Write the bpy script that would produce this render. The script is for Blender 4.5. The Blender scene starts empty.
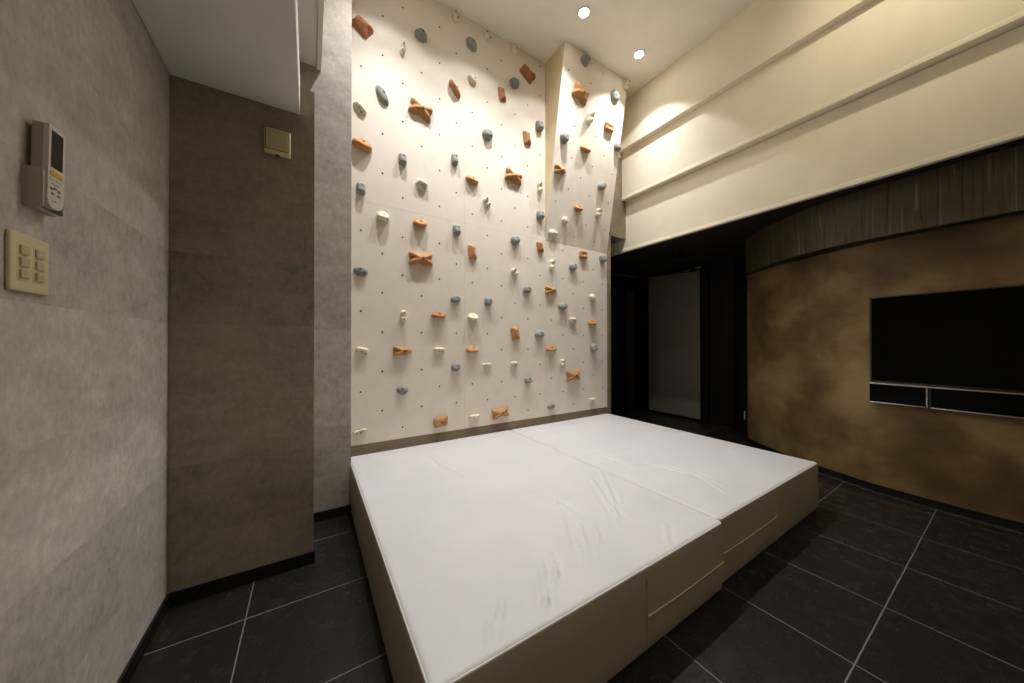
import bpy, bmesh, math, random
from mathutils import Vector, Matrix, noise
random.seed(7)
SC = bpy.context.scene
COL = SC.collection
# ------------------------------------------------------------------ camera maths
W, HT = 1024, 683
F = 322.59; YAW = 0.56140; PIT = 0.005753; ROLL = -0.0012625
CH = 1.1029                                   # eye height
fw = Vector((math.sin(YAW)*math.cos(PIT), math.cos(YAW)*math.cos(PIT), math.sin(PIT)))
r0 = Vector((math.cos(YAW), -math.sin(YAW), 0)); u0 = r0.cross(fw)
cR, sR = math.cos(ROLL), math.sin(ROLL)
RT = r0*cR + u0*sR; UP = u0*cR - r0*sR

def ray(u, v): return fw + RT*((u-512)/F) - UP*((v-341.5)/F)
def on_y(u, v, y): d = ray(u, v); q = d*(y/d.y); return Vector((q.x, q.y, q.z+CH))
def on_z(u, v, z): d = ray(u, v); q = d*((z-CH)/d.z); return Vector((q.x, q.y, z))
def proj(P):
    P = Vector(P)-Vector((0, 0, CH)); d = P.dot(fw)
    return 512+F*P.dot(RT)/d, 341.5-F*P.dot(UP)/d

# ------------------------------------------------------------------ materials
def lin(c):
    return tuple(((x/255)/12.92 if x/255 <= .04045 else ((x/255+.055)/1.055)**2.4) for x in c)+(1,)

class NT:
    def __init__(s, name):
        s.m = bpy.data.materials.new(name); s.m.use_nodes = True
        s.t = s.m.node_tree; s.b = s.t.nodes['Principled BSDF']
    def n(s, typ, **k):
        o = s.t.nodes.new(typ)
        for a, b in k.items():
            if a.startswith('i_'):
                key = a[2:]; key = int(key) if key.isdigit() else key.replace('_', ' ')
                if hasattr(b, 'bl_rna'): s.t.links.new(b, o.inputs[key])
                else: o.inputs[key].default_value = b
            else: setattr(o, a, b)
        return o
    def pos(s): return s.n('ShaderNodeNewGeometry').outputs['Position']
    def objc(s): return s.n('ShaderNodeTexCoord').outputs['Object']
    def mapping(s, vec, scale=(1, 1, 1), loc=(0, 0, 0)):
        return s.n('ShaderNodeMapping', i_Vector=vec, i_Scale=scale, i_Location=loc).outputs[0]
    def noise(s, vec, scale=5, detail=4, rough=.55, dist=0):
        return s.n('ShaderNodeTexNoise', i_Vector=vec, i_Scale=scale, i_Detail=detail, i_Roughness=rough, i_Distortion=dist).outputs[0]
    def math(s, op, a, b=0.0, clamp=False):
        return s.n('ShaderNodeMath', operation=op, use_clamp=clamp, i_0=a, i_1=b).outputs[0]
    def ramp(s, fac, stops):
        o = s.n('ShaderNodeValToRGB', i_Fac=fac); e = o.color_ramp.elements
        while len(e) < len(stops): e.new(.5)
        for el, (p, c) in zip(e, stops): el.position = p; el.color = lin(c)
        return o.outputs[0]
    def mix(s, fac, a, b, mode='MIX'):
        o = s.n('ShaderNodeMix', data_type='RGBA', blend_type=mode)
        for sock, val in ((o.inputs[0], fac), (o.inputs[6], a), (o.inputs[7], b)):
            if hasattr(val, 'bl_rna'): s.t.links.new(val, sock)
            else: sock.default_value = val
        return o.outputs[2]
    def set(s, **k):
        for a, b in k.items():
            key = a.replace('_', ' ')
            if hasattr(b, 'bl_rna'): s.t.links.new(b, s.b.inputs[key])
            else: s.b.inputs[key].default_value = b
        return s
    def bump(s, h, strength=.2, dist=.01):
        o = s.n('ShaderNodeBump', i_Height=h, i_Strength=strength, i_Distance=dist)
        s.t.links.new(o.outputs[0], s.b.inputs['Normal']); return s

def plain(name, c, rough=.5, metal=0, spec=.5, speckle=0.04, bump=0.0, nscale=40):
    t = NT(name); p = t.objc()
    nz = t.noise(p, nscale, 4)
    k = 1+speckle; j = 1-speckle
    t.set(Base_Color=t.ramp(nz, [(.3, tuple(min(255, x*j) for x in c)), (.7, tuple(min(255, x*k) for x in c))]),
          Roughness=rough, Metallic=metal, Specular_IOR_Level=spec)
    if bump: t.bump(nz, bump, .004)
    return t.m

def concrete_mat(name, c, band=.305, warm=(1, 1, 1), seed=0.0):
    """printed concrete wall covering laid in horizontal bands"""
    t = NT(name); p = t.pos()
    sep = t.n('ShaderNodeSeparateXYZ', i_0=p)
    bandn = t.math('FLOOR', t.math('DIVIDE', t.math('ADD', sep.outputs[2], .03), band))
    off = t.n('ShaderNodeCombineXYZ', i_X=t.math('MULTIPLY', bandn, 3.71), i_Y=t.math('MULTIPLY', bandn, 1.37), i_Z=t.math('MULTIPLY', bandn, 5.13))
    pv = t.n('ShaderNodeVectorMath', operation='ADD', i_0=p, i_1=off.outputs[0]).outputs[0]
    pv = t.mapping(pv, (1, 1, 1.5), (seed, seed*2, 0))
    a = t.noise(pv, 5.5, 10, .74, .25)
    b = t.noise(t.mapping(pv, (1, 1, .45)), 46, 6, .75)
    g = t.noise(t.mapping(p, (60, 60, 4)), 3, 2)
    bn = t.n('ShaderNodeTexWhiteNoise', noise_dimensions='1D', i_W=bandn).outputs[0]
    v = t.math('ADD', t.math('MULTIPLY', a, .58), t.math('MULTIPLY', b, .42))
    v = t.math('ADD', v, t.math('MULTIPLY', t.math('SUBTRACT', bn, .5), .10))
    v = t.math('ADD', v, t.math('MULTIPLY', t.math('SUBTRACT', g, .5), .06))
    sc = lambda f: tuple(min(255, x*f) for x in c)
    col = t.ramp(v, [(.29, sc(.76)), (.43, sc(.94)), (.54, sc(1.03)), (.69, sc(1.17))])
    t.set(Base_Color=col, Roughness=.62, Specular_IOR_Level=.3)
    t.bump(t.math('ADD', a, t.math('MULTIPLY', b, .5)), .12, .004)
    return t.m

def wood_mat(name, dark, mid, light, axis='z', rough=.42, sc=1.0):
    t = NT(name); p = t.pos()
    m = {'z': (26, 26, 1.1), 'x': (1.3, 26, 26), 'y': (26, 1.3, 26)}[axis]
    pv = t.mapping(p, tuple(x*sc for x in m))
    a = t.noise(pv, 1.6, 6, .65, .8); b = t.noise(pv, 6, 3, .6)
    v = t.math('ADD', t.math('MULTIPLY', a, .8), t.math('MULTIPLY', b, .2))
    t.set(Base_Color=t.ramp(v, [(.36, dark), (.46, mid), (.56, mid), (.66, light)]), Roughness=rough, Specular_IOR_Level=.35)
    t.bump(b, .06, .002)
    return t.m

def floor_mat():
    t = NT('slate_tile'); p = t.pos()
    sep = t.n('ShaderNodeSeparateXYZ', i_0=p)
    T = .45
    def line(axis, o):
        x = t.math('DIVIDE', t.math('ADD', sep.outputs[axis], 45.0-o), T)
        fr = t.math('FRACT', x)
        d = t.math('MINIMUM', fr, t.math('SUBTRACT', 1.0, fr))
        return t.math('LESS_THAN', d, .0022/T), t.math('FLOOR', x)
    lx, ix = line(0, .2364); ly, iy = line(1, .3175)
    g = t.math('MAXIMUM', lx, ly)
    cell = t.n('ShaderNodeCombineXYZ', i_X=t.math('MULTIPLY', ix, 7.3), i_Y=t.math('MULTIPLY', iy, 3.1), i_Z=0.0).outputs[0]
    pv = t.n('ShaderNodeVectorMath', operation='ADD', i_0=p, i_1=cell).outputs[0]
    a = t.noise(pv, 13, 9, .72, .3); b = t.noise(pv, 55, 4, .6)
    col = t.ramp(a, [(.35, (20, 20, 18)), (.52, (30, 30, 27)), (.68, (42, 42, 38))])
    col = t.mix(g, col, lin((112, 108, 100)))
    rgh = t.n('ShaderNodeMapRange', i_Value=a, i_From_Min=.35, i_From_Max=.68, i_To_Min=.46, i_To_Max=.17).outputs[0]
    t.set(Base_Color=col, Roughness=rgh, Specular_IOR_Level=.4)
    h = t.math('SUBTRACT', t.math('MULTIPLY', b, .3), t.math('MULTIPLY', g, .6))
    t.bump(t.math('ADD', h, t.math('MULTIPLY', a, .6)), .15, .004)
    return t.m

def gold_mat():
    t = NT('bronze_plaster'); p = t.pos()
    a = t.noise(t.mapping(p, (1, 1, 1), (.9, .35, .2)), 2.4, 4, .5, .2)
    b = t.noise(t.mapping(p, (1, 1, 7)), 5, 6, .65)
    c = t.noise(p, 60, 3)
    v = t.math('ADD', t.math('MULTIPLY', a, .9), t.math('MULTIPLY', b, .1))
    t.set(Base_Color=t.ramp(v, [(.32, (84, 66, 39)), (.46, (108, 88, 54)), (.55, (130, 108, 70)), (.66, (150, 128, 88))]),
          Roughness=.5, Metallic=.15, Specular_IOR_Level=.4)
    t.bump(t.math('ADD', b, t.math('MULTIPLY', c, .3)), .08, .004)
    return t.m

def fabric_mat(name, c):
    t = NT(name); p = t.pos()
    a = t.noise(p, 3, 4); b = t.noise(p, 140, 2)
    t.set(Base_Color=t.ramp(a, [(.3, tuple(x*.97 for x in c)), (.7, c)]), Roughness=.48, Specular_IOR_Level=.35)
    t.bump(t.math('ADD', t.math('MULTIPLY', a, 1.5), t.math('MULTIPLY', b, .08)), .25, .012)
    return t.m

def hold_mat(name, c, spread=.14):
    t = NT(name); p = t.pos()
    a = t.noise(p, 34, 4, .6); b = t.noise(p, 170, 4, .7)
    inv = t.n('ShaderNodeObjectInfo').outputs['Random']
    v = t.math('ADD', a, t.math('MULTIPLY', t.math('SUBTRACT', inv, .5), .22))
    sc = lambda f: tuple(min(255, x*f) for x in c)
    t.set(Base_Color=t.ramp(v, [(.25, sc(1-spread)), (.5, c), (.78, sc(1+spread*.8))]), Roughness=.72, Specular_IOR_Level=.25)
    t.bump(t.math('ADD', b, a), .25, .003)
    return t.m

M = dict(
    conc=concrete_mat('concrete_print', (186, 178, 168)),
    conc_grey=concrete_mat('concrete_print_grey', (168, 159, 149), seed=.8),
    conc_col=concrete_mat('concrete_print_shaded', (140, 128, 114), seed=3.3),  # same covering as the left wall, darkened to paint in the column's shade
    conc_edge=concrete_mat('concrete_print_taupe', (132, 118, 98), band=.9, seed=1.7),
    white=plain('white_paint', (244, 240, 228), .75, spec=.25, speckle=.012, nscale=6),
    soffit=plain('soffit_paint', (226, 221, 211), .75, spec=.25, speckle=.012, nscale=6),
    cream=plain('cream_paint', (241, 232, 211), .6, spec=.3, speckle=.012, nscale=6),
    board=plain('painted_plywood', (226, 216, 202), .6, spec=.3, speckle=.015, nscale=9),
    boardside=plain('pale_plywood_edge', (222, 204, 166), .65, spec=.3, speckle=.02, nscale=9),
    hole=plain('dark_hole', (28, 25, 23), .6),
    floor=floor_mat(), gold=gold_mat(),
    walnut=wood_mat('dark_walnut', (40, 33, 22), (74, 63, 44), (112, 98, 74)),
    walnutdark=wood_mat('black_walnut', (15, 13, 12), (26, 23, 21), (38, 34, 30)),
    trimwood=wood_mat('taupe_trim', (98, 84, 68), (118, 103, 84), (136, 121, 101), axis='x'),
    black=plain('black_paint', (19, 18, 18), .5, spec=.3),
    soffitblack=plain('black_ceiling', (40, 36, 33), .7, spec=.2),
    frame=plain('black_metal', (18, 18, 18), .38, metal=.2),
    door=plain('smoked_door_face', (156, 152, 138), .4, metal=.3, speckle=.02, nscale=8),
    mat_top=fabric_mat('white_vinyl', (207, 204, 204)),
    mat_side=fabric_mat('beige_vinyl', (164, 150, 130)),
    binding=fabric_mat('pale_binding', (205, 184, 148)),
    piping=fabric_mat('vinyl_piping', (208, 202, 196)),
    ivory=plain('ivory_plastic', (206, 196, 152), .42, speckle=.015),
    ivory_d=plain('ivory_button', (188, 176, 136), .4, speckle=.015),
    greyw=plain('white_plastic', (204, 198, 186), .42, speckle=.015),
    greyw_d=plain('grey_white_plastic', (168, 160, 148), .5, speckle=.015),
    lcd=plain('lcd_glass', (48, 54, 46), .18, speckle=.03),
    yellow=plain('yellow_button', (214, 158, 44), .45),
    mint=plain('pale_green_button', (176, 190, 176), .45),
    text=plain('grey_print', (110, 106, 100), .6),
    screen=plain('tv_screen', (6, 6, 6), .2, spec=.08, speckle=0),
    bezel=plain('tv_bezel', (26, 23, 19), .3),
    chrome=plain('chrome', (190, 184, 174), .22, metal=1, speckle=.01),
    bolt=plain('bolt_steel', (46, 43, 40), .4, metal=.6),
    ring=plain('light_trim_white', (236, 232, 224), .45, speckle=.005),
    orange=hold_mat('orange_resin', (180, 134, 90)),
    rust=hold_mat('rust_resin', (166, 114, 80)),
    grey=hold_mat('grey_resin', (138, 139, 133), .1),
    creamr=hold_mat('cream_resin', (222, 215, 188), .07),
)
def lamp_mat():
    t = NT('lamp_glow'); t.set(Base_Color=(1, 1, 1, 1), Emission_Color=(1, .93, .82, 1), Emission_Strength=60.0); return t.m
M['lamp'] = lamp_mat()

# ------------------------------------------------------------------ object helpers
def put(name, verts, faces, mats, parent=None, smooth=False, loc=None, midx=None):
    """verts in world coordinates; the object's origin is loc (or its parent's origin)"""
    me = bpy.data.meshes.new(name)
    base = Vector(parent['_o']) if parent is not None else Vector(loc or (0, 0, 0))
    me.from_pydata([tuple(Vector(v)-base) for v in verts], [], faces)
    if not isinstance(mats, (list, tuple)): mats = [mats]
    for m in mats: me.materials.append(m)
    if midx:
        for p_, i in zip(me.polygons, midx): p_.material_index = i
    bm = bmesh.new(); bm.from_mesh(me); bmesh.ops.recalc_face_normals(bm, faces=bm.faces); bm.to_mesh(me); bm.free()
    if smooth:
        for p_ in me.polygons: p_.use_smooth = True
        if smooth != 'all':
            try: me.set_sharp_from_angle(angle=math.radians(38))
            except Exception: pass
    o = bpy.data.objects.new(name, me); COL.objects.link(o)
    if parent is not None: o.parent = parent
    elif loc: o.location = loc
    o['_o'] = tuple(base)
    return o

def empty(name, loc, label, cat, group=None):
    o = bpy.data.objects.new(name, None); COL.objects.link(o); o.location = loc; o.empty_display_size = .05
    o['_o'] = tuple(loc); return tag(o, label, cat, group)
def tag(o, label, cat, group=None):
    o['label'] = label; o['category'] = cat
    if group: o['group'] = group
    return o
def struct(o): o['kind'] = 'structure'; return o

def axis_pts(a, b, r, n):
    r = min(r, (b-a)/2*.999)
    e = [0, .29*r, .62*r, r] if r > 0 else [0]
    mid = [a+r+(b-a-2*r)*k/n for k in range(1, n)]
    return [a+x for x in e]+mid+[b-x for x in reversed(e)]

def rbox(x0, x1, y0, y1, z0, z1, r=.004, n=(1, 1, 1)):
    """closed rounded box, returns verts, faces"""
    xs, ys, zs = axis_pts(x0, x1, r, n[0]), axis_pts(y0, y1, r, n[1]), axis_pts(z0, z1, r, n[2])
    rr = min(r, (x1-x0)/2*.999, (y1-y0)/2*.999, (z1-z0)/2*.999) if r > 0 else 0
    V = []; idx = {}; Fc = []
    def vid(i, j, k):
        key = (i, j, k)
        if key not in idx:
            p = Vector((xs[i], ys[j], zs[k]))
            if rr > 0:
                q = Vector((min(max(p.x, x0+rr), x1-rr), min(max(p.y, y0+rr), y1-rr), min(max(p.z, z0+rr), z1-rr)))
                d = p-q
                if d.length > 1e-9: p = q+d.normalized()*rr
            idx[key] = len(V); V.append(p)
        return idx[key]
    nx, ny, nz = len(xs)-1, len(ys)-1, len(zs)-1
    for i in range(nx):
        for j in range(ny):
            for k in (0, nz): Fc.append((vid(i, j, k), vid(i+1, j, k), vid(i+1, j+1, k), vid(i, j+1, k)))
    for i in range(nx):
        for k in range(nz):
            for j in (0, ny): Fc.append((vid(i, j, k), vid(i+1, j, k), vid(i+1, j, k+1), vid(i, j, k+1)))
    for j in range(ny):
        for k in range(nz):
            for i in (0, nx): Fc.append((vid(i, j, k), vid(i, j+1, k), vid(i, j+1, k+1), vid(i, j, k+1)))
    return V, Fc
def join(*parts):
    V, Fc = [], []
    for v, f in parts:
        o = len(V); V += list(v); Fc += [tuple(i+o for i in q) for q in f]
    return V, Fc
def box(name, x0, x1, y0, y1, z0, z1, mat, parent=None, r=0.0, loc=None):
    v, f = rbox(x0, x1, y0, y1, z0, z1, r)
    if parent is None and loc is None: loc = ((x0+x1)/2, (y0+y1)/2, z0)
    return put(name, v, f, mat, parent, smooth=r > 0, loc=loc)
def tube(pts, r, n=8, closed=False):
    V, Fc = [], []; pts = [Vector(p) for p in pts]; m = len(pts)
    for i, p in enumerate(pts):
        a = pts[(i-1) % m] if (closed or i > 0) else p
        b = pts[(i+1) % m] if (closed or i < m-1) else p
        t = (b-a).normalized(); s = t.cross(Vector((0, 0, 1)))
        if s.length < .1: s = t.cross(Vector((1, 0, 0)))
        s.normalize(); w = s.cross(t)
        for k in range(n):
            an = 2*math.pi*k/n; V.append(p+s*(r*math.cos(an))+w*(r*math.sin(an)))
    for i in range(m if closed else m-1):
        for k in range(n):
            Fc.append((i*n+k, i*n+(k+1) % n, ((i+1) % m)*n+(k+1) % n, ((i+1) % m)*n+k))
    if not closed: Fc += [tuple(range(n)), tuple(range((m-1)*n, m*n))]
    return V, Fc
def lathe(prof, c, axis_u, axis_v, axis_w, n=24, cap=True):
    """prof: (radius, height) pairs along axis_w"""
    V, Fc = [], []; c = Vector(c)
    for (r, h) in prof:
        for k in range(n):
            a = 2*math.pi*k/n; V.append(c+axis_u*(r*math.cos(a))+axis_v*(r*math.sin(a))+axis_w*h)
    for i in range(len(prof)-1):
        for k in range(n): Fc.append((i*n+k, i*n+(k+1) % n, (i+1)*n+(k+1) % n, (i+1)*n+k))
    if cap: Fc += [tuple(range(n)), tuple(range((len(prof)-1)*n, len(prof)*n))]
    return V, Fc
X_, Y_, Z_ = Vector((1, 0, 0)), Vector((0, 1, 0)), Vector((0, 0, 1))

# ------------------------------------------------------------------ room shell
ZC = 3.905; YB = 2.5425; XL = -.501; YF = -2.2; XR = 4.69; YE = 3.5
struct(box('floor', XL-.15, XR+.2, YF-.15, YE+.15, -.1, 0, M['floor']))
struct(box('ceiling', XL-.15, 3.40, YF-.15, YE, ZC, ZC+.1, M['white']))
struct(box('wall_left', XL-.12, XL, YF, YE, 0, ZC, M['conc']))
struct(box('wall_front', XL, XR+.1, YF-.12, YF, 0, ZC, M['cream']))
struct(box('wall_back', .233, 2.945, YB+.02, YE, 0, ZC, M['conc_edge']))
struct(box('wall_alcove', XL, .232, 2.34, YE, 0, ZC, M['conc_grey']))
struct(box('wall_column', XL+.001, .021, 1.915, 2.339, .0, 2.378, M['conc_col']))
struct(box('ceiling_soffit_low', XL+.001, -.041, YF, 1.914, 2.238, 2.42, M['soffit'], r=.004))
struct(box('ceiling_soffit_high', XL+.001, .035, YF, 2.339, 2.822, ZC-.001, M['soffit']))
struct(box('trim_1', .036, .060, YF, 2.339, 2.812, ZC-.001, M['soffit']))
# stepped bulkhead along the right
def bulk(name, x0, z0, z1, y1, lip, x1=3.40):
    parts = [rbox(x0, x1, YF, y1, z0, z1, .003)]
    if lip: parts.append(rbox(x0-.005, x0+.03, YF, y1, z0-.004, z0+.028, .004))
    v, f = join(*parts); return struct(put(name, v, f, M['cream'], smooth=True, loc=(x0, 0, z0)))
bulk('wall_bulkhead_upper', 3.085, 3.358, ZC-.001, 2.544, False)
bulk('wall_bulkhead_middle', 3.147, 2.802, 3.357, 2.544, True)
bulk('wall_bulkhead_lower', 3.217, 2.208, 2.797, YE-.001, True, 3.262)
struct(box('wall_header', 2.947, 3.219, 2.545, 2.75, 2.35, 3.30, M['conc_edge']))
struct(box('wall_header_upper', 2.884, 3.38, 2.545, 2.561, 3.301, ZC-.002, M['cream']))
struct(box('ceiling_entry', 3.263, XR+.1, YF, YE, 2.214, 2.23, M['soffitblack']))
struct(box('ceiling_entry_left', 2.946, 3.216, 2.751, YE, 2.214, 2.23, M['soffitblack']))

# curved wall with the television
def smooth_path(pts, n=10):
    P = [Vector(p+(0,)) for p in pts]; out = []
    for i in range(len(P)-1):
        a, b, c, d = P[max(i-1, 0)], P[i], P[i+1], P[min(i+2, len(P)-1)]
        for k in range(n):
            t = k/n
            out.append(.5*((2*b)+(c-a)*t+(2*a-5*b+4*c-d)*t*t+(3*b-a-3*c+d)*t**3))
    out.append(P[-1]); return out
def offset_path(P, d):
    out = []
    for i, p in enumerate(P):
        t = (P[min(i+1, len(P)-1)]-P[max(i-1, 0)]).normalized(); out.append(p+Vector((-t.y, t.x, 0))*d)
    return out
def ribbon(P, d0, d1, z0, z1):
    A, B = offset_path(P, d0), offset_path(P, d1); V, Fc = [], []
    for a, b in zip(A, B): V += [(a.x, a.y, z0), (b.x, b.y, z0), (b.x, b.y, z1), (a.x, a.y, z1)]
    for i in range(len(A)-1):
        for k in range(4): Fc.append((4*i+k, 4*i+(k+1) % 4, 4*i+4+(k+1) % 4, 4*i+4+k))
    n = 4*(len(A)-1); Fc += [(0, 1, 2, 3), (n, n+1, n+2, n+3)]
    return V, Fc
WALL = smooth_path([(3.51, YF), (3.51, -1.0), (3.51, -.3), (3.511, 0), (3.52, .304), (3.553, .558), (3.60, .72), (3.686, .933), (3.845, 1.268), (4.103, 1.633)])
VAL = smooth_path([(3.383, YF), (3.383, -1.0), (3.383, -.2), (3.383, .2), (3.39, .536), (3.43, .80), (3.51, 1.0), (3.67, 1.27), (3.83, 1.46), (3.985, 1.60)])
v, f = ribbon(WALL, 0, -.1, .055, 2.213); struct(put('wall_right', v, f, M['gold'], smooth=True))
v, f = ribbon(WALL, .002, -.09, 0, .054); struct(put('baseboard_right', v, f, M['black'], smooth=True))
v, f = ribbon(WALL, .016, .004, 0, .006); struct(put('trim_glint', v, f, M['chrome'], smooth=True))  # chrome strip added to imitate the glint along the tile edge
v, f = ribbon(VAL, 0, -.03, 1.848, 2.213); struct(put('trim_3', v, f, M['walnut'], smooth=True))
# underside board between fascia and wall
NB = min(len(WALL), len(VAL)); V = []; Fc = []
for i in range(NB):
    a, b = VAL[i], WALL[i]
    for z in (1.852, 1.872): V += [(a.x+.012, a.y, z), (b.x+.02, b.y, z)]
for i in range(NB-1):
    o, q = 4*i, 4*i+4
    Fc += [(o, o+1, q+1, q), (o+2, o+3, q+3, q+2), (o, o+2, q+2, q), (o+1, o+3, q+3, q+1)]
struct(put('trim_4', V, Fc, M['black']))
# return panel, entry walls
def slab(p0, p1, t, z0, z1):
    a, b = Vector(p0+(0,)), Vector(p1+(0,)); d = (b-a).normalized(); n = Vector((d.y, -d.x, 0))*t
    V = [Vector((p.x, p.y, z)) for z in (z0, z1) for p in (a, b, b+n, a+n)]
    return V, [(0, 1, 2, 3), (4, 5, 6, 7), (0, 1, 5, 4), (1, 2, 6, 5), (2, 3, 7, 6), (3, 0, 4, 7)]
v, f = slab((4.108, 1.64), (XR, 2.03), .08, 0, 2.213); struct(put('wall_entry_side', v, f, M['walnutdark']))
struct(box('wall_entry_right', XR, XR+.1, 2.0, YE, 0, 2.213, M['walnutdark']))
struct(box('wall_entry_back', 2.946, XR+.1, YE+.001, YE+.1, 0, 2.213, M['black']))
struct(box('trim_5', 4.42, 4.63, YE-.012, YE, .02, 2.0, M['walnut']))
struct(box('trim_6', 2.883, 2.944, YB-.004, YB+.019, 0, 2.349, M['conc_edge'], r=.002))
# baseboards and trims
struct(box('baseboard_left', XL, XL+.008, YF, 1.907, 0, .058, M['black']))
struct(box('baseboard_column', XL+.009, .026, 1.907, 1.9145, 0, .058, M['black']))
struct(box('baseboard_alcove', .022, .231, 2.332, 2.3395, 0, .058, M['black']))
struct(box('baseboard_back', .234, 2.882, YB-.003, YB+.018, 0, .376, M['trimwood'], r=.002))

# entry opening on the back wall (dark passage door)
d2 = empty('door_2', (3.9, YE, 0), 'dark passage door in the back wall of the entry', 'door')
struct(d2)
for k in ('label', 'category'): del d2[k]
box('door_leaf', 3.25, 4.36, YE-.014, YE-.002, .01, 1.93, M['frame'], d2, r=.003)
v, f = join(rbox(3.19, 3.249, YE-.03, YE-.001, 0, 1.99, .003), rbox(4.361, 4.42, YE-.03, YE-.001, 0, 1.99, .003), rbox(3.25, 4.36, YE-.03, YE-.001, 1.931, 1.99, .003))
put('door_frame', v, f, M['black'], d2, smooth=True)

# entrance door on the right entry wall
d1 = bpy.data.objects.new('door_1', None); COL.objects.link(d1); d1.location = (XR, 2.88, 0); d1['_o'] = (XR, 2.88, 0); struct(d1)
box('door_leaf', XR-.03, XR-.004, 2.43, 3.25, .03, 2.165, M['door'], d1, r=.003)
v, f = join(rbox(XR-.05, XR-.002, 2.32, 2.427, 0, 2.213, .003), rbox(XR-.05, XR-.002, 3.253, 3.42, 0, 2.213, .003), rbox(XR-.05, XR-.002, 2.427, 3.253, 2.169, 2.213, .003))
put('door_frame', v, f, M['frame'], d1, smooth=True)
box('threshold', XR-.06, XR-.002, 2.428, 3.252, 0, .028, M['frame'], d1, r=.003)
dc = box('door_closer', XR-.10, XR-.052, 2.29, 2.52, 2.125, 2.185, M['frame'], d1, r=.006)
v, f = join(lathe([(.018, 0), (.018, .006)], (XR-.075, 2.44, 2.118), X_, Y_, Z_, 14), tube([(XR-.075, 2.44, 2.121), (XR-.13, 2.80, 2.135), (XR-.06, 3.13, 2.17)], .008, 8))
put('closer_arm', v, f, M['frame'], dc, smooth=True)
v, f = rbox(XR-.1035, XR-.0995, 2.38, 2.46, 2.148, 2.166, .001); put('badge_glint', v, f, M['greyw'], dc)  # white colour stands for the glint on the chrome badge
v, f = tube([(XR-.062, 2.80, 2.196), (XR-.062, 3.13, 2.196)], .006, 8); put('arm_glint', v, f, M['chrome'], dc, smooth=True)  # bright bar added to imitate light reflected off the closer arm

hg = empty('pivot_plate', (4.20, 1.69, .23), 'small glinting chrome pivot plate low on the dark wood panel beside the entrance door', 'hinge')
dirp = Vector((XR-4.108, .42, 0)).normalized(); npn = Vector((-dirp.y, dirp.x, 0))
c0 = Vector((4.108, 1.64, 0))+dirp*.10
def obox(c, du, dn, w, t, z0, z1):
    a = c-du*(w/2); b = c+du*(w/2)
    V = [p+dn*q+Z_*z for z in (z0, z1) for p, q in ((a, 0), (b, 0), (b, t), (a, t))]
    return V, [(0, 1, 2, 3), (4, 5, 6, 7), (0, 1, 5, 4), (1, 2, 6, 5), (2, 3, 7, 6), (3, 0, 4, 7)]
v, f = obox(c0, dirp, npn, .022, .006, .235, .33); put('plate', v, f, M['greyw'], hg)  # chrome plate whitened so its glint is in the colour
for z in (.25, .315):
    v, f = lathe([(.005, .006), (.004, .009)], c0+Z_*z, dirp, Z_, npn, 10); put('screw', v, f, M['bolt'], hg, smooth=True)

cb = empty('ceiling_vent', (3.95, 2.36, 2.21), 'small black vent box on the dark low ceiling in front of the door', 'vent')
box('housing', 3.78, 4.02, 2.22, 2.42, 2.16, 2.2135, M['black'], cb, r=.006)
v, f = join(*[rbox(3.80+.026*i, 3.813+.026*i, 2.24, 2.40, 2.154, 2.1595, .001) for i in range(8)])
put('grille', v, f, M['frame'], cb)

# ------------------------------------------------------------------ climbing wall
cw = empty('climbing_wall', (1.56, YB, .377), 'white painted plywood climbing wall with bolt holes and a leaning upper-right panel', 'climbing wall')
XS = [.242, 1.119, 1.9965, 2.882]; ZB, ZM = .3775, 2.13
GX = lambda k: .314+.14655*k
OV_TOPY, OVL = 2.245, math.hypot(ZC-2.13, YB-2.245)
ov_dir = Vector((0, OV_TOPY-YB, ZC-2.13)).normalized(); ov_n = Vector((0, -ov_dir.z, ov_dir.y))   # outward normal
def flat_pt(x, s, w=0): return Vector((x, YB-w, s))
def lean_pt(x, s, w=0): return Vector((x, YB, 2.13))+ov_dir*s+ov_n*w

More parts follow.
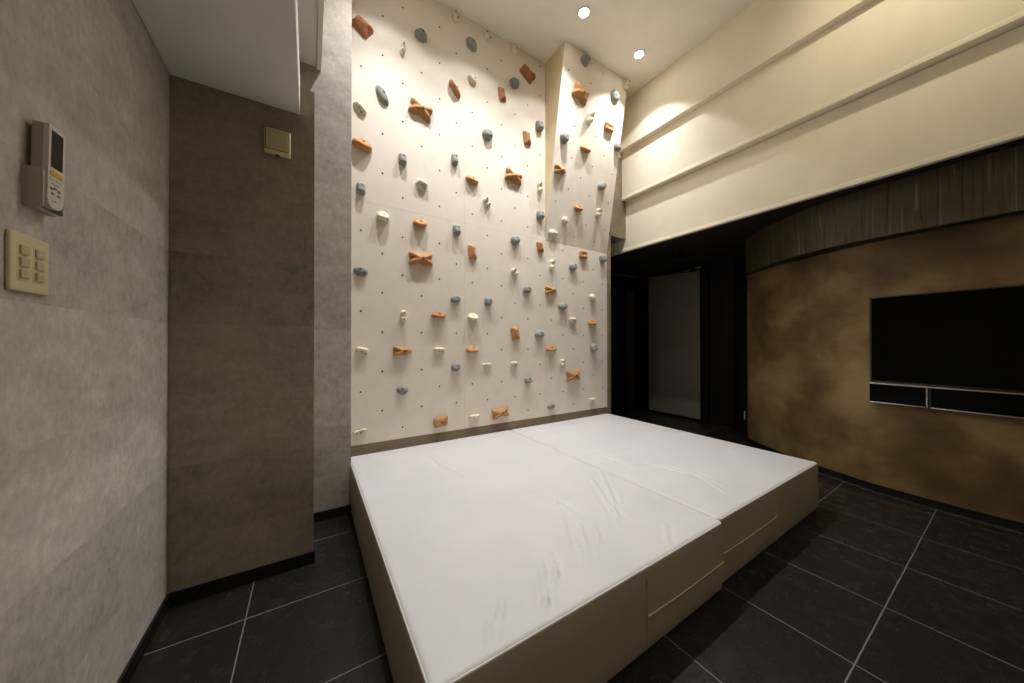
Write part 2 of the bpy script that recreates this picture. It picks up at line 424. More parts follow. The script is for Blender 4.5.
# holds: (colour, kind, u, v, width px, height px, turn)
HOLDS = [
 ('o', 'wedge', 362.5, 25, 20, 15, -32), ('g', 'oval', 421.4, 34, 13, 13, -50), ('c', 'stick', 403, 47.5, 13, 6, 80), ('g', 'oval', 472.3, 43, 14, 10, -55),
 ('c', 'stick', 456, 17, 9, 7, -60), ('c', 'stick', 487.6, 36.5, 10, 6, -50), ('o', 'arch', 455, 88.7, 17, 9, -52), ('c', 'nub', 473, 78.8, 10, 8, -30),
 ('g', 'oval', 382.5, 94, 20, 11, -62), ('c', 'ledge', 359.6, 107.5, 15, 8, -42), ('o', 'bow', 421.2, 109.5, 24, 17, -12),
 ('c', 'nub', 514.6, 49, 9, 8, -60), ('o', 'wedge', 528.3, 73, 14, 12, -35), ('g', 'nub', 515, 82.6, 10, 10, 0), ('o', 'wedge', 502.8, 93.5, 14, 7, -80),
 ('g', 'nub', 585, 59.5, 11, 9, -60), ('o', 'bow', 580, 93, 15, 17, -15), ('g', 'oval', 614.5, 95.7, 14, 8, 75), ('c', 'stick', 589.3, 117.5, 13, 6, 80),
 ('c', 'stick', 625, 84.5, 8, 5, 80),
 ('o', 'jug', 362.5, 144, 21, 13, -12), ('g', 'knob', 403, 159, 9, 13, 0), ('g', 'knob', 455.2, 159, 7, 13, 0), ('g', 'nub', 488, 134, 10, 12, 0),
 ('o', 'jug', 472.7, 179.3, 13, 8, -10), ('c', 'ledge', 422, 185, 12, 10, -18), ('g', 'knob', 361.2, 188, 10, 13, 0), ('c', 'stick', 487.5, 202, 10, 6, -60),
 ('c', 'jug', 383.4, 216, 13, 11, -5), ('o', 'jug', 420.5, 223, 14, 10, 0),
 ('o', 'wedge', 527.8, 137.5, 14, 7, -82), ('g', 'knob', 539.8, 126, 7, 11, 0), ('o', 'bow', 514.3, 176.5, 17, 14, -10), ('c', 'stick', 540.3, 187.3, 12, 5, -85),
 ('g', 'knob', 540.7, 215, 7, 9, 0), ('o', 'cup', 608.5, 126.7, 9, 9, 0), ('g', 'nub', 563.8, 137, 8, 11, 0), ('o', 'jug', 585, 148, 10, 8, 0),
 ('g', 'knob', 616.7, 146.5, 6, 8, 0), ('o', 'half', 560, 169.4, 12, 10, 0), ('g', 'nub', 601.6, 185, 8, 8, 30), ('o', 'jug', 578, 207, 8, 7, 0),
 ('c', 'stick', 597.8, 212, 9, 5, 85), ('c', 'nub', 564.7, 219, 6, 7, 0), ('c', 'nub', 552.6, 231.5, 8, 7, 0),
 ('g', 'knob', 457.2, 229.7, 8, 11, 0), ('o', 'bow', 421.4, 258.7, 25, 15, 2), ('o', 'wedge', 473.1, 251.5, 15, 8, -85), ('g', 'oval', 361, 271, 15, 10, -6),
 ('g', 'nub', 456.3, 298.8, 10, 8, 15), ('g', 'nub', 488.9, 301.3, 8, 9, 20), ('o', 'arch', 439.3, 315.7, 15, 8, 0), ('c', 'stick', 403.6, 315.8, 12, 7, 85),
 ('c', 'jug', 473.6, 317, 10, 8, 0), ('g', 'nub', 516, 240, 9, 10, 20), ('o', 'wedge', 541, 246.8, 11, 6, -80), ('c', 'stick', 552.6, 264.6, 11, 5, 85),
 ('o', 'cup', 584, 254.6, 8, 8, 0), ('g', 'nub', 573.7, 266.4, 8, 8, 20), ('g', 'knob', 603, 258.8, 5, 8, 10), ('c', 'stick', 515.2, 272, 9, 6, -60),
 ('g', 'nub', 528, 289.4, 8, 8, 25), ('o', 'half', 552, 290.4, 12, 9, 0), ('g', 'nub', 563.6, 306, 9, 8, 15), ('c', 'nub', 593.4, 297, 6, 7, 0),
 ('c', 'ledge', 573.6, 320.6, 7, 6, 0), ('o', 'jug', 593, 322.6, 8, 6, 5), ('o', 'wedge', 516, 333.4, 14, 8, -80), ('g', 'nub', 540.3, 334, 9, 8, 10),
 ('c', 'ledge', 362, 351.3, 13, 8, -12), ('o', 'half', 403.3, 351, 20, 11, -2), ('c', 'ledge', 439.8, 350.5, 11, 6, 0), ('o', 'jug', 473.1, 349.3, 13, 8, 0),
 ('g', 'nub', 456.5, 367, 10, 9, 5), ('c', 'vee', 488, 365, 9, 5, 0), ('g', 'oval', 402.8, 390.5, 12, 9, -8), ('o', 'block', 441.2, 422.2, 14, 10, 6),
 ('c', 'tab', 475, 417.3, 10, 5, 3), ('c', 'vee', 360.3, 432, 14, 6, 10), ('o', 'bow', 501, 413, 17, 12, 8), ('o', 'arch', 552, 349.2, 10, 6, 5),
 ('c', 'ledge', 515, 364.2, 7, 5, 0), ('c', 'stick', 563, 362.5, 7, 5, 85), ('g', 'knob', 593.9, 347.6, 6, 8, 10), ('g', 'knob', 528.8, 380, 7, 7, 10),
 ('o', 'bow', 574, 375.8, 13, 11, 2), ('g', 'oval', 552.4, 406.4, 8, 6, 10), ('c', 'tab', 592.8, 400.6, 6, 5, 0),
]
def lean_hit(u, v):
    d = ray(u, v); P0 = Vector((0, YB, 2.13))-Vector((0, 0, CH)); t = P0.dot(ov_n)/d.dot(ov_n)
    q = d*t+Vector((0, 0, CH)); return q.x, (q-Vector((0, YB, 2.13))).dot(ov_dir)
placed = []; taken = set()
for (c, kind, u, v, w, h, rot) in HOLDS:
    p = on_y(u, v, YB-.02); lean = False; x, s = p.x, p.z
    if u > 548:
        xo, so = lean_hit(u, v)
        if so > .02: lean = True; x, s = xo, so-.012
    fn = lean_pt if lean else flat_pt
    a, b = proj(fn(x-.02, s)), proj(fn(x+.02, s)); mu = .04/max(1e-6, abs(b[0]-a[0]))
    a, b = proj(fn(x, s-.02)), proj(fn(x, s+.02)); mv = .04/max(1e-6, math.hypot(b[1]-a[1], b[0]-a[0]))
    placed.append(dict(c=c, kind=kind, x=x, s=s, lean=lean, w=w, h=h, mu=mu, mv=mv, rot=rot))
    k = round((x-.314)/.14655)
    for kk in (k-1, k, k+1):
        if lean: base, st = (.245 if kk % 2 else .392), .2962
        elif s > 2.13: base, st = (2.372 if kk % 2 else 2.2225), .2947
        else: base, st = (.605 if kk % 2 else .4625), .2915
        n = round((s-base)/st); taken.add((2 if lean else int(s > 2.13), kk, n)) if math.hypot(GX(kk)-x, base+st*n-s) < .085 else None
# panels with their bolt holes
def disc(c, du, dv, dn, r, n=8):
    return [c+du*(r*math.cos(2*math.pi*i/n))+dv*(r*math.sin(2*math.pi*i/n))+dn*.0006 for i in range(n)]
def panel(name, x0, x1, s0, s1, fn, du, dv, dn, lean):
    V = [fn(x, s, w) for w in (0, -.016) for x, s in ((x0, s0), (x1, s0), (x1, s1), (x0, s1))]
    Fc = [(0, 1, 2, 3), (4, 5, 6, 7), (0, 1, 5, 4), (1, 2, 6, 5), (2, 3, 7, 6), (3, 0, 4, 7)]; mi = [0]*6
    for k in range(0, 18):
        for n in range(-2, 14):
            b, st = ((.245 if k % 2 else .392), .2962) if lean else (((2.372 if k % 2 else 2.2225), .2947) if s0 > 2 else ((.605 if k % 2 else .4625), .2915))
            s = b+st*n; x = GX(k)
            if not (x0+.01 < x < x1-.01 and s0+.03 < s < s1-.02) or (2 if lean else int(s0 > 2), k, n) in taken: continue
            o = len(V); V += disc(fn(x, s, 0), du, dv, dn, .0072, 10); Fc.append(tuple(range(o, o+10))); mi.append(1)
    o = put(name, V, Fc, [M['board'], M['hole']], cw, midx=mi); return o
g = .0005
for i in range(3):
    panel('panel', XS[i]+g, XS[i+1]-g, ZB, ZM-g, flat_pt, X_, Z_, -Y_, False)
    if i < 2: panel('panel', XS[i]+g, XS[i+1]-g, ZM+g, ZC-.001, flat_pt, X_, Z_, -Y_, False)
panel('leaning_panel', XS[2], XS[3], .002, OVL-.004, lean_pt, X_, ov_dir, ov_n, True)
for x in (XS[2]+.001, XS[3]-.017):
    V = [Vector((xx, y, z)) for xx in (x, x+.016) for y, z in ((YB-.001, 2.14), (YB-.001, ZC-.001), (OV_TOPY+.019, ZC-.001))]
    put('cheek_panel', V, [(0, 1, 2), (3, 4, 5), (0, 1, 4, 3), (1, 2, 5, 4), (2, 0, 3, 5)], M['boardside'], cw)

# hold shapes: star-shaped outline r(theta) and height h(a, b) over it (a, b in -1..1)
def gs(x, s): return math.exp(-(x/s)**2)
def sst(x, a, b): t = min(1, max(0, (x-a)/(b-a))); return t*t*(3-2*t)
def shape(kind, rnd):
    """returns outline(theta)->(a,b) scale, height(a,b,rho), depth factor, bolt positions"""
    if kind == 'bow':
        def ol(t):
            c, s = math.cos(t), math.sin(t)
            base = 1/max(abs(c), abs(s)*1.05)*.95
            return base*(1-.34*gs(c, .42)-.16*gs(s, .30))
        def h(a, b, r):
            d1 = abs(a*.62-b)/1.18; d2 = abs(a*.62+b)/1.18
            rid = max(gs(d1, .36), gs(d2, .36)*.92)
            return .30+.45*rid*(.75+.5*abs(a))+.22*gs(math.hypot(a, b), .4)-.22*gs(b, .3)*sst(abs(a), .45, .95)
        return ol, h, .62, [(.08, .02)], .42
    if kind == 'half':
        def ol(t):
            c, s = math.cos(t), math.sin(t); base = 1/max(abs(c), abs(s)*1.05)*.95
            return base*(1-.30*gs(c+.15, .38)) if c < .3 else .98/max(.62, abs(c)+abs(s)*.95)
        def h(a, b, r):
            d1 = abs(a*.7-b); d2 = abs(a*.7+b)
            return .34+.5*max(gs(d1, .38), gs(d2, .38))*(.8+.3*max(0, -a))-.2*gs(b, .35)*sst(-a, .4, .9)
        return ol, h, .62, [(.12, -.02)], .42
    if kind == 'wedge':
        def ol(t):
            c, s = math.cos(t), math.sin(t); return .95/max(abs(c), abs(s))*(1-.25*gs(s, .28)*(1 if c > 0 else .25)) if True else 1
        def h(a, b, r): return .42+.45*gs(b-.25*a, .5)+.15*a-.16*gs(b+.1, .28)*sst(a, .2, .9)
        return ol, h, .62, [(-.35, .15)], .45
    if kind == 'jug':
        def ol(t):
            c, s = math.cos(t), math.sin(t); return .98 if s > -.25 else min(.98/max(1e-3, abs(s))*.78, .98)
        def h(a, b, r): return .22+.78*sst(.9-b, .1, 1.35)*(1-.25*a*a)
        return ol, h, .78, [(.05, .22)], .55
    if kind == 'arch':
        def ol(t):
            c, s = math.cos(t), math.sin(t)
            return 1.0 if s > 0 else max(.36, 1-.64*gs(c, .75))
        def h(a, b, r): return .3+.7*sst(.9-b, .1, 1.1)*(1-.3*a*a)
        return ol, h, .85, [(.0, .30)], .55
    if kind == 'block':
        def ol(t):
            c, s = math.cos(t), math.sin(t); return .95/max(abs(c), abs(s))*(1+.12*gs(c-.75, .3)*(1 if s > 0 else 0))
        def h(a, b, r): return .55+.3*gs(a-b, .6)-.2*gs(math.hypot(a-.25, b+.15), .3)
        return ol, h, .6, [(.0, .0)], .5
    if kind == 'cup':
        def ol(t):
            c, s = math.cos(t), math.sin(t); return .92/max(abs(c), abs(s)*.95)**.8
        def h(a, b, r): return .5+.35*sst(-b, -.2, .8)+.25*gs(abs(a)-.6, .3)*sst(b, -.4, .6)-.2*gs(math.hypot(a, b), .3)
        return ol, h, .65, [(.1, .05)], .5
    if kind == 'oval':
        def ol(t):
            c, s = math.cos(t), math.sin(t); return .98-.10*max(0, c)**3*0+.02*math.sin(3*t)
        def h(a, b, r): return .2+.7*math.sqrt(max(0, 1-min(1, r)**2))+.10*a
        return ol, h, .50, [(-.1, .3), (.45, -.25)][:1+(rnd > .5)], .2
    if kind == 'knob':
        def ol(t):
            c, s = math.cos(t), math.sin(t); return .92/max(abs(c), abs(s))**.6*(1-.12*gs(s, .25)*(1 if c > 0 else 0))
        def h(a, b, r): return .45+.45*math.sqrt(max(0, 1-min(1, r)**2))+.25*sst(-b, -.6, .7)
        return ol, h, .75, [(.1, .35)], .4
    if kind == 'nub':
        def ol(t): return .96+.05*math.sin(2*t+rnd*6)+.03*math.sin(3*t+rnd*9)
        def h(a, b, r): return .3+.6*math.sqrt(max(0, 1-min(1, r)**2))+.22*sst(-b, -.6, .7)
        return ol, h, .62, [(.2, .15)], .3
    if kind == 'ledge':
        def ol(t):
            c, s = math.cos(t), math.sin(t)
            return .98/max(abs(c), abs(s))**.7*(.8 if s < -.2 else 1)*(1-.12*gs(c-.1, .35)*(1 if s < 0 else 0))
        def h(a, b, r): return .3+.7*sst(b, -1.0, .5)*(1-.2*abs(a))
        return ol, h, .62, [(.0, -.05), (.5, -.35)], .4
    if kind == 'vee':
        def ol(t):
            c, s = math.cos(t), math.sin(t)
            return max(.4, 1-.6*gs(c, .55)) if s > 0 else max(.5, .98-.35*abs(s)*0)*(1-.25*abs(c)*abs(s)*2)
        def h(a, b, r): return .5+.4*gs(abs(a)-.8, .4)+.1*b
        return ol, h, .62, [(-.55, -.05), (.1, -.35)], .4
    if kind == 'tab':
        def ol(t):
            c, s = math.cos(t), math.sin(t); return .97/max(abs(c), abs(s))**.85
        def h(a, b, r): return .5+.5*sst(b, -.4, .8)
        return ol, h, .8, [(-.25, -.2)], .5
    # stick: slim fin with a screw at each end
    def ol(t):
        c, s = math.cos(t), math.sin(t); return .98*(1-.28*gs(c, .35))
    def h(a, b, r): return .4+.35*gs(abs(a)-.55, .35)+.25*gs(b, .5)
    return ol, h, .85, [(-.55, 0), (.55, 0)], .35

NAMES = {'bow': 'bow-tie', 'half': 'half bow-tie', 'wedge': 'wedge', 'jug': 'half-moon', 'arch': 'arched', 'block': 'blocky', 'cup': 'cupped',
         'oval': 'oval', 'knob': 'knobbly', 'nub': 'rounded', 'ledge': 'ledge', 'vee': 'two-pronged', 'tab': 'tab', 'stick': 'slim'}
CN = {'o': 'orange', 'g': 'grey', 'c': 'cream'}
ORD = ['first', 'second', 'third', 'fourth', 'fifth', 'sixth', 'seventh', 'eighth', 'ninth', 'tenth', 'eleventh', 'twelfth', 'thirteenth', 'fourteenth', 'fifteenth']
def zone(q):
    if q['lean']: return 'on the leaning upper-right panel'
    if q['x'] < 1.119: return 'in the flat wall\'s left third'
    if q['x'] < 1.9965: return 'in the flat wall\'s middle third'
    return 'below the leaning panel'
for q in placed: q['z'] = (2.13+q['s']*ov_dir.z) if q['lean'] else q['s']
zones = {}
for q in placed: zones.setdefault((zone(q), q['c']), []).append(q)
for (zn, c), L in zones.items():
    L.sort(key=lambda q: -q['z'])
    for i, q in enumerate(L):
        pos = 'topmost' if i == 0 else ('lowest' if i == len(L)-1 else ORD[i]+'-highest')
        q['label'] = f"{CN[c]} {NAMES[q['kind']]} climbing hold, {pos} {CN[c]} hold {zn}"

for q in placed:
    rnd = random.random(); kind = q['kind']
    ol, hf, df, bolts, rimf = shape(kind, rnd)
    sc_ = (q['mu']+q['mv'])/2; ro = math.radians(q['rot'])
    steep = abs(math.sin(ro)) > .7
    hw = q['w']*(q['mv'] if steep else q['mu'])/2; hh = q['h']*(q['mu'] if steep else q['mv'])/2
    depth = df*min(hw, hh)*1.4+.009
    if kind == 'bow': depth = df*hh*1.2+.010
    base = (lean_pt if q['lean'] else flat_pt)(q['x'], q['s'], .0008)
    dv0 = ov_dir if q['lean'] else Z_; dn = ov_n if q['lean'] else -Y_
    du = X_*math.cos(ro)+dv0*math.sin(ro); dv = dv0*math.cos(ro)-X_*math.sin(ro)
    NTh, RH = 36, [.16, .34, .52, .68, .82, .92, .98]
    V, Fc = [], []
    seed = Vector((rnd*50, rnd*31, 3))
    def P(a, b, w):
        nz = noise.noise(Vector((a*2.2, b*2.2, 0))+seed)*.07
        return base+du*(a*hw)+dv*(b*hh)+dn*max(0, w*(1+nz)*depth)
    V.append(P(0, 0, hf(0, 0, 0)))
    for r in RH:
        fall = 1-(1-rimf)*sst(r, .72, 1.0)
        for k in range(NTh):
            t = 2*math.pi*k/NTh; rr = ol(t); a, b = math.cos(t)*rr*r, math.sin(t)*rr*r
            V.append(P(a, b, hf(a, b, r)*fall))
    for rr_, wq in ((1.0, .45), (1.0, 0)):
        for k in range(NTh):
            t = 2*math.pi*k/NTh; rr = ol(t); a, b = math.cos(t)*rr, math.sin(t)*rr
            V.append(P(a, b, hf(a, b, 1)*rimf*wq))
    nr = len(RH)+2
    for k in range(NTh): Fc.append((0, 1+k, 1+(k+1) % NTh))
    for i in range(nr-1):
        for k in range(NTh): Fc.append((1+i*NTh+k, 1+i*NTh+(k+1) % NTh, 1+(i+1)*NTh+(k+1) % NTh, 1+(i+1)*NTh+k))
    Fc.append(tuple(1+(nr-1)*NTh+k for k in range(NTh)))
    mat = {'o': M['orange'], 'g': M['grey'], 'c': M['creamr']}[q['c']]
    if q['c'] == 'o' and kind in ('wedge', 'arch') and rnd < .5: mat = M['rust']
    o = put('climbing_hold', V, Fc, mat, smooth='all', loc=tuple(base))
    tag(o, q['label'], 'climbing hold', CN[q['c']]+' climbing holds on the wall')
    for (a, b) in bolts:
        r = math.hypot(a, b); fall = 1-(1-rimf)*sst(r, .72, 1.0)
        c = base+du*(a*hw)+dv*(b*hh)+dn*(hf(a, b, r)*fall*depth)
        R = .0095 if q['c'] == 'o' else (.0085 if q['c'] == 'g' else .0068)
        R = min(R, .34*min(hw, hh))
        v, f = lathe([(R, -.006), (R, .0006), (R*.85, .0012), (R*.55, .0010), (R*.5, -.003)], c, X_, dv0, dn, 12)
        put('bolt', v, f, M['bolt'], o, smooth=True)

# ------------------------------------------------------------------ crash mats
ZT = .308
WR = [[(548, 552), (556, 573), (549, 597)], [(540, 560), (546, 600), (540, 622)], [(571, 529), (578, 548), (584, 568)], [(579, 522), (589, 568)], [(562, 520), (573, 556)],
      [(589, 476), (609, 507), (624, 524)], [(594, 525), (600, 548)], [(431, 456), (440, 466), (472, 481)], [(665, 524), (668, 546)], [(520, 490), (560, 505), (590, 528)],
      [(492, 618), (487, 645)], [(503, 600), (497, 632)], [(548, 445), (580, 463)], [(600, 470), (612, 500), (618, 530)]]
WRR = [[(670, 466), (725, 487)], [(690, 472), (726, 494)], [(640, 462), (700, 478)], [(655, 496), (700, 512)], [(600, 455), (640, 470)]]
def segd(p, a, b):
    ab = b-a; t = max(0, min(1, (p-a).dot(ab)/max(1e-9, ab.dot(ab)))); return (p-(a+ab*t)).length, t
def mat_mesh(x0, x1, y0, y1, lines, seam=None):
    v, f = rbox(x0, x1, y0, y1, .0, ZT, .018, (140, 170, 5))
    L = [[on_z(a, b, ZT) for a, b in pl] for pl in lines]
    out = []
    for p in v:
        q = p.copy()
        if p.z > ZT-.001:
            ex = min(p.x-x0, x1-p.x); ey = min(p.y-y0, y1-p.y); e = min(ex, ey)
            k = sst(e, .004, .25)
            q.z += .010*k+.0035*k*noise.noise(Vector((p.x*2.3, p.y*2.3, x0*5)))
            for pl in L:
                for i in range(len(pl)-1):
                    d, t = segd(Vector((p.x, p.y, 0)), Vector((pl[i].x, pl[i].y, 0)), Vector((pl[i+1].x, pl[i+1].y, 0)))
                    if d < .08:
                        T = (i+t)/(len(pl)-1); q.z += math.sin(math.pi*min(1, max(0, T)))**.6*(.0046*gs(d-.003, .009)-.0038*gs(d-.02, .010))
            if seam: q.z -= .006*gs(p.y-seam, .012)
        else:
            # upholstered sides bulge slightly
            bz = math.sin(math.pi*min(1, max(0, p.z/ZT)))
            if abs(p.y-y0) < .001: q.y -= .004*bz
            if abs(p.x-x0) < .001 and x0 < 1: q.x -= .004*bz
        out.append(q)
    mi = []
    for fc in f:
        c = sum((out[i] for i in fc), Vector())/len(fc); mi.append(0 if c.z > ZT-.0065 and min(v[i].z for i in fc) > ZT-.016 else 1)
    return out, f, mi
def crash_mat(x0, x1, y0, y1, lines, label, seamx, flap, seam=None):
    root = empty('crash_mat', ((x0+x1)/2, (y0+y1)/2, 0), label, 'mattress', 'white crash mats on the floor')
    V, Fc, mi = mat_mesh(x0, x1, y0, y1, lines, seam)
    put('cover', V, Fc, [M['mat_top'], M['mat_side']], root, smooth='all', midx=mi)
    i = .0045
    per = []
    for cx, cy, a0 in ((x1-.022, y1-.022, 0), (x0+.022, y1-.022, 90), (x0+.022, y0+.022, 180), (x1-.022, y0+.022, 270)):
        for k in range(5):
            a = math.radians(a0+k*22.5); per.append((cx+.0185*math.cos(a), cy+.0185*math.sin(a), ZT-.008))
    v, f = tube(per, .0032, 6, True); put('piping', v, f, M['piping'], root, smooth=True)
    v, f = tube([(seamx, y0-.0008, .012), (seamx, y0-.0048, .08), (seamx, y0-.0052, ZT*.5), (seamx, y0-.004, ZT-.06), (seamx, y0+.002, ZT-.02)], .0022, 6)
    put('side_seam', v, f, M['mat_side'], root, smooth=True)
    fx0, fx1, fz = flap
    # closing flap: a thin skin over the upper part of the front, ending in a pale bound edge
    V, Fc = [], []; n = 24
    for k in range(n+1):
        x = fx0+(fx1-fx0)*k/n; sag = .004*math.sin(math.pi*k/n); e_ = .25+.75*min(1, k/2, (n-k)/1.0)
        zt = ZT-.035
        for y, z in ((y0-.0015, zt), (y0-.0045, zt-.03), (y0-.0035-.005*e_, fz-sag), (y0-.001, fz-sag)): V.append((x, y, z))
    for k in range(n):
        for j in range(4): Fc.append((4*k+j, 4*k+(j+1) % 4, 4*k+4+(j+1) % 4, 4*k+4+j))
    Fc += [(0, 1, 2, 3), (4*n, 4*n+1, 4*n+2, 4*n+3)]
    fl = put('closing_flap', V, Fc, M['mat_side'], root, smooth=True)
    v, f = tube([(fx0+(fx1-fx0)*k/n, y0-.0082, fz-.004*math.sin(math.pi*k/n)) for k in range(n+1)], .0035, 6)
    put('binding', v, f, M['binding'], fl, smooth=True)
    return root
crash_mat(.2335, 1.5685, .722, YB-.006, WR, 'large white vinyl crash mat on the left, nearest the camera, with creased top', 1.014, (1.018, 1.550, .137))
crash_mat(1.5700, 2.879, .738, YB-.006, WRR, 'white vinyl crash mat on the right, nearer the television and door', 2.19, (1.582, 2.18, .152), seam=1.622)

# ------------------------------------------------------------------ remote control and its wall holder
rh = empty('remote_holder', (XL, 1.14, 1.386), 'grey-white plastic remote holder cradle on the concrete wall', 'holder')
v, f = join(rbox(XL-.0006, XL+.005, 1.1045, 1.1735, 1.392, 1.474, .002), rbox(XL+.003, XL+.026, 1.1045, 1.1085, 1.392, 1.474, .0018),
            rbox(XL+.003, XL+.028, 1.1695, 1.1735, 1.392, 1.468, .0018), rbox(XL+.003, XL+.020, 1.1045, 1.1735, 1.389, 1.3940, .002))
put('cradle', v, f, M['greyw_d'], rh, smooth=True)
v, f = rbox(XL+.0255, XL+.0275, 1.1045, 1.110, 1.394, 1.472, .0009); put('front_lip', v, f, M['greyw_d'], rh, smooth=True)
rc = empty('remote_control', (XL+.02, 1.14, 1.397), 'white air-conditioner remote with green-grey display, standing in the wall holder', 'remote control')
def prism_x(poly, xa, xb):
    n = len(poly); V = [(x, y, z) for x in (xa, xb) for y, z in poly]
    return V, [tuple(range(n)), tuple(range(n, 2*n))]+[(i, (i+1) % n, n+(i+1) % n, n+i) for i in range(n)]
def remote_poly(y0, y1, z0, z1, rb, rt):
    pts = []
    for cy, cz, a0, r in ((y1-rt, z1-rt, 0, rt), (y0+rt, z1-rt, 90, rt), (y0+rb, z0+rb, 180, rb), (y1-rb, z0+rb, 270, rb)):
        for k in range(7):
            a = math.radians(a0+15*k); pts.append((cy+r*math.cos(a), cz+r*math.sin(a)))
    return pts
tl = math.radians(2.0)
def lean_r(V):                                  # the remote leans a little in its cradle
    o = []
    for p in V:
        y, z = p[1]-1.1385, p[2]-1.43
        o.append((p[0], 1.1385+y*math.cos(tl)+z*math.sin(tl), 1.43-y*math.sin(tl)*-.9+z*math.cos(tl)))
    return o
def rput(name, vf, mat, smooth=False): return put(name, lean_r(vf[0]), vf[1], mat, rc, smooth=smooth)
RX = XL+.0105; xf = XL+.0305
rput('body', prism_x(remote_poly(1.1115, 1.1655, 1.3965, 1.5765, .022, .004), RX-.003, RX+.012), M['greyw_d'], True)
rput('face', prism_x(remote_poly(1.1115, 1.1655, 1.3965, 1.5765, .022, .004), RX+.0121, xf), M['greyw'], True)
rput('display', rbox(xf-.001, xf+.0008, 1.1185, 1.1565, 1.485, 1.566, .0006), M['lcd'])
rput('power_button', rbox(xf-.001, xf+.0014, 1.1165, 1.1555, 1.4665, 1.478, .001), M['yellow'])
for k in range(2): rput('button', rbox(xf-.001, xf+.0012, 1.1165+.0205*k, 1.1345+.0205*k, 1.4565, 1.4625, .001), M['mint'])
for (y, z) in ((1.119, 1.436), (1.130, 1.439), (1.143, 1.436), (1.122, 1.426), (1.142, 1.425)): rput('button', rbox(xf-.001, xf+.0011, y, y+.009, z, z+.005, .0008), M['text'])
rput('print_line', rbox(xf-.0005, xf+.0004, 1.123, 1.149, 1.4485, 1.4505, 0), M['text'])
rput('print_line', rbox(xf-.0005, xf+.0004, 1.126, 1.140, 1.4115, 1.4135, 0), M['text'])

# ------------------------------------------------------------------ light switch with six buttons
sw = empty('light_switch', (XL, 1.125, 1.21), 'ivory six-button light switch plate on the concrete wall below the remote', 'light switch')
v, f = rbox(XL-.0, XL+.0075, 1.062, 1.173, 1.2095, 1.3285, .0035); put('plate', v, f, M['ivory'], sw, smooth=True)
for (ya, yb) in ((1.082, 1.105), (1.1265, 1.149)):
    put('insert', *rbox(XL+.006, XL+.0082, ya-.004, yb+.003, 1.231, 1.310, .001), M['ivory'], sw, smooth=True)
    for k in range(3):
        z = 1.236+.0245*k
        v, f = rbox(XL+.0078, XL+.0120, ya, yb, z, z+.0185, .0018); put('button', v, f, M['ivory_d'], sw, smooth=True)
for o in (rh, rc, sw): o.location.y -= .009
# ------------------------------------------------------------------ box on the column
jb = empty('cover_box', (-.128, 1.915, 2.005), 'small ivory square cover box high on the shaded concrete column', 'wall box')
v, f = rbox(-.181, -.078, 1.893, 1.9150, 2.005, 2.128, .006); put('housing', v, f, M['ivory'], jb, smooth=True)
v, f = rbox(-.1765, -.0845, 1.8925, 1.8935, 2.0235, 2.1265, .0004); put('lid_gap_shade', v, f, M['bolt'], jb)  # dark plate that paints the shaded groove around the lid
v, f = rbox(-.174, -.087, 1.8895, 1.894, 2.026, 2.124, .003); put('lid', v, f, M['ivory_d'], jb, smooth=True)
v, f = join(rbox(-.0782, -.0762, 1.897, 1.909, 2.035, 2.05, .001), rbox(-.0782, -.0762, 1.897, 1.909, 2.075, 2.09, .001)); put('latch', v, f, M['ivory_d'], jb)
v, f = rbox(-.137, -.122, 1.894, 1.908, 2.0025, 2.0055, .001); put('bottom_notch', v, f, M['bolt'], jb)

# ------------------------------------------------------------------ television and media shelf
TY0, TY1 = .615, -.49; tdir = Vector((3.452-3.548, TY1-TY0, 0)).normalized(); tn = Vector((tdir.y, -tdir.x, 0))  # tn points to the room
if tn.x > 0: tn = -tn
T0 = Vector((3.545, TY0, 0)); TL = math.hypot(TY1-TY0, .096)
def tbox(s0, s1, n0, n1, z0, z1, r=.002):
    v, f = rbox(s0, s1, n0, n1, z0, z1, r)
    return [T0+tdir*p.x+tn*p.y+Z_*p.z for p in v], f
tv = empty('television', tuple(T0+tdir*(TL/2)+Z_*.815), 'wide black flat-screen television on the bronze curved wall', 'television')
v, f = tbox(0, TL, -.0, .014, .815, 1.440, .003); put('casing', v, f, M['bezel'], tv, smooth=True)
v, f = tbox(.011, TL-.011, .0135, .0155, .826, 1.430, .0008); put('screen', v, f, M['screen'], tv)
v, f = tbox(.35, TL-.45, -.06, -.001, .95, 1.25, .003); put('wall_mount', v, f, M['black'], tv)
ms = empty('media_shelf', tuple(T0+tdir*(TL/2)+Z_*.664), 'slim black glass media shelf with chrome edges under the television', 'shelf')
D = .03
v, f = tbox(.004, TL-.004, -.05, D-.004, .674, .802, .002); put('cabinet', v, f, M['frame'], ms, smooth=True)
def rail(name, *a):
    v, f = tbox(*a, .0015); put(name, v, f, M['chrome'], ms, smooth=True)
rail('top_rail', 0, TL, -.01, D+.004, .8025, .8115)
rail('bottom_rail', 0, .272, -.01, D+.002, .666, .6735)
rail('bottom_rail', .284, TL, -.01, D+.002, .666, .6735)
rail('upright', 0, .0035, -.01, D+.001, .674, .802)
rail('upright', .264, .272, -.01, D+.001, .674, .802)
for s0, s1 in ((.006, .262), (.286, .80), (.803, TL-.006)):
    v, f = tbox(s0, s1, D-.0035, D-.0005, .676, .800, .001); put('glass_door', v, f, M['screen'], ms)

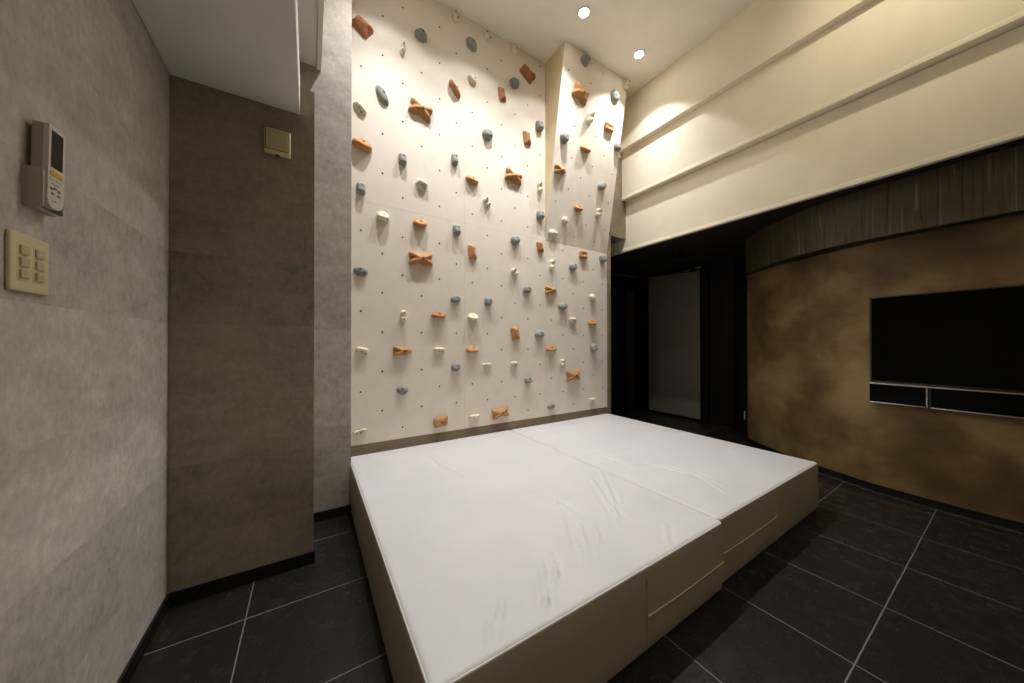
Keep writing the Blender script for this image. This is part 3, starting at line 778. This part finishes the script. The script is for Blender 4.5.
# ------------------------------------------------------------------ downlights
LX = [(.48, 1.97), (1.22, 1.97), (1.962, 1.97), (2.70, 1.975)]
LBL = ['recessed ceiling downlight farthest left, above the left of the climbing wall', 'recessed ceiling downlight second from the left, above the crash mat',
       'bright recessed ceiling downlight left of the two in the photo, farther from the stepped bulkhead', 'bright recessed ceiling downlight right of the two in the photo, close to the stepped bulkhead']
E_SPOT = 105.0
def spot(name, loc, energy, half, blend, aim, col=(1, 1.0, 1.0), rad=.03):
    l = bpy.data.lights.new(name, 'SPOT'); l.energy = energy; l.spot_size = math.radians(half*2); l.spot_blend = blend
    l.color = col; l.shadow_soft_size = rad
    o = bpy.data.objects.new(name, l); COL.objects.link(o); o.location = loc
    o.rotation_euler = Vector(aim).to_track_quat('-Z', 'Y').to_euler(); return o
for (x, y), lb in zip(LX, LBL):
    dl = empty('downlight', (x, y, ZC-.002), lb, 'ceiling light', 'recessed downlights in the white ceiling')
    v, f = lathe([(.052, 0), (.052, -.005), (.045, -.008), (.040, -.006), (.038, -.001)], (x, y, ZC-.001), X_, Y_, Z_, 28); put('trim_ring', v, f, M['ring'], dl, smooth=True)
    v, f = lathe([(.033, -.0015), (.033, -.0072), (.028, -.0085)], (x, y, ZC-.001), X_, Y_, Z_, 24); put('lamp', v, f, M['lamp'], dl, smooth=True)
    near_beam = x > 2.5
    tilt = (0, math.tan(math.radians(8 if near_beam else 3)), -1)
    spot('spot_lamp', (x, y, ZC-.03), E_SPOT*(.19 if near_beam else .145), 51 if near_beam else 57, .14 if near_beam else .3, tilt)
    spot('spot_lamp_core', (x, y, ZC-.03), E_SPOT*(.62 if near_beam else .95), 46, 1.0, tilt)
# unseen lamps out of frame: fill added at near left, warm one aimed at bulkhead
WARM = (1, .89, .66)
spot('fill_lamp_near', (.55, -.75, ZC-.03), 92, 60, .5, (0, 0, -1), (1, .98, .92), .4)
spot('spot_lamp_washer', (2.3, .1, ZC-.03), 34, 50, .9, (1, .12, -.62), WARM)

w = bpy.data.worlds.new('World'); SC.world = w; w.use_nodes = True
w.node_tree.nodes['Background'].inputs[0].default_value = (.05, .045, .04, 1)

# ------------------------------------------------------------------ camera and view
cd = bpy.data.cameras.new('Camera'); cd.sensor_width = 36; cd.lens = F/1024*36; cd.clip_start = .02
co = bpy.data.objects.new('Camera', cd); COL.objects.link(co)
m = Matrix((RT, UP, -fw)).transposed().to_4x4(); m.translation = Vector((0, 0, CH)); co.matrix_world = m
SC.camera = co
SC.view_settings.view_transform = 'Standard'; SC.view_settings.look = 'None'
SC.view_settings.gamma = 1; SC.view_settings.use_curve_mapping = False
SC.view_settings.exposure = 0.17
try:
    SC.cycles.use_denoising = True; SC.cycles.max_bounces = 10; SC.cycles.diffuse_bounces = 6; SC.cycles.sample_clamp_indirect = 6
except Exception: pass
for o in list(COL.objects):
    if '_o' in o.keys(): del o['_o']
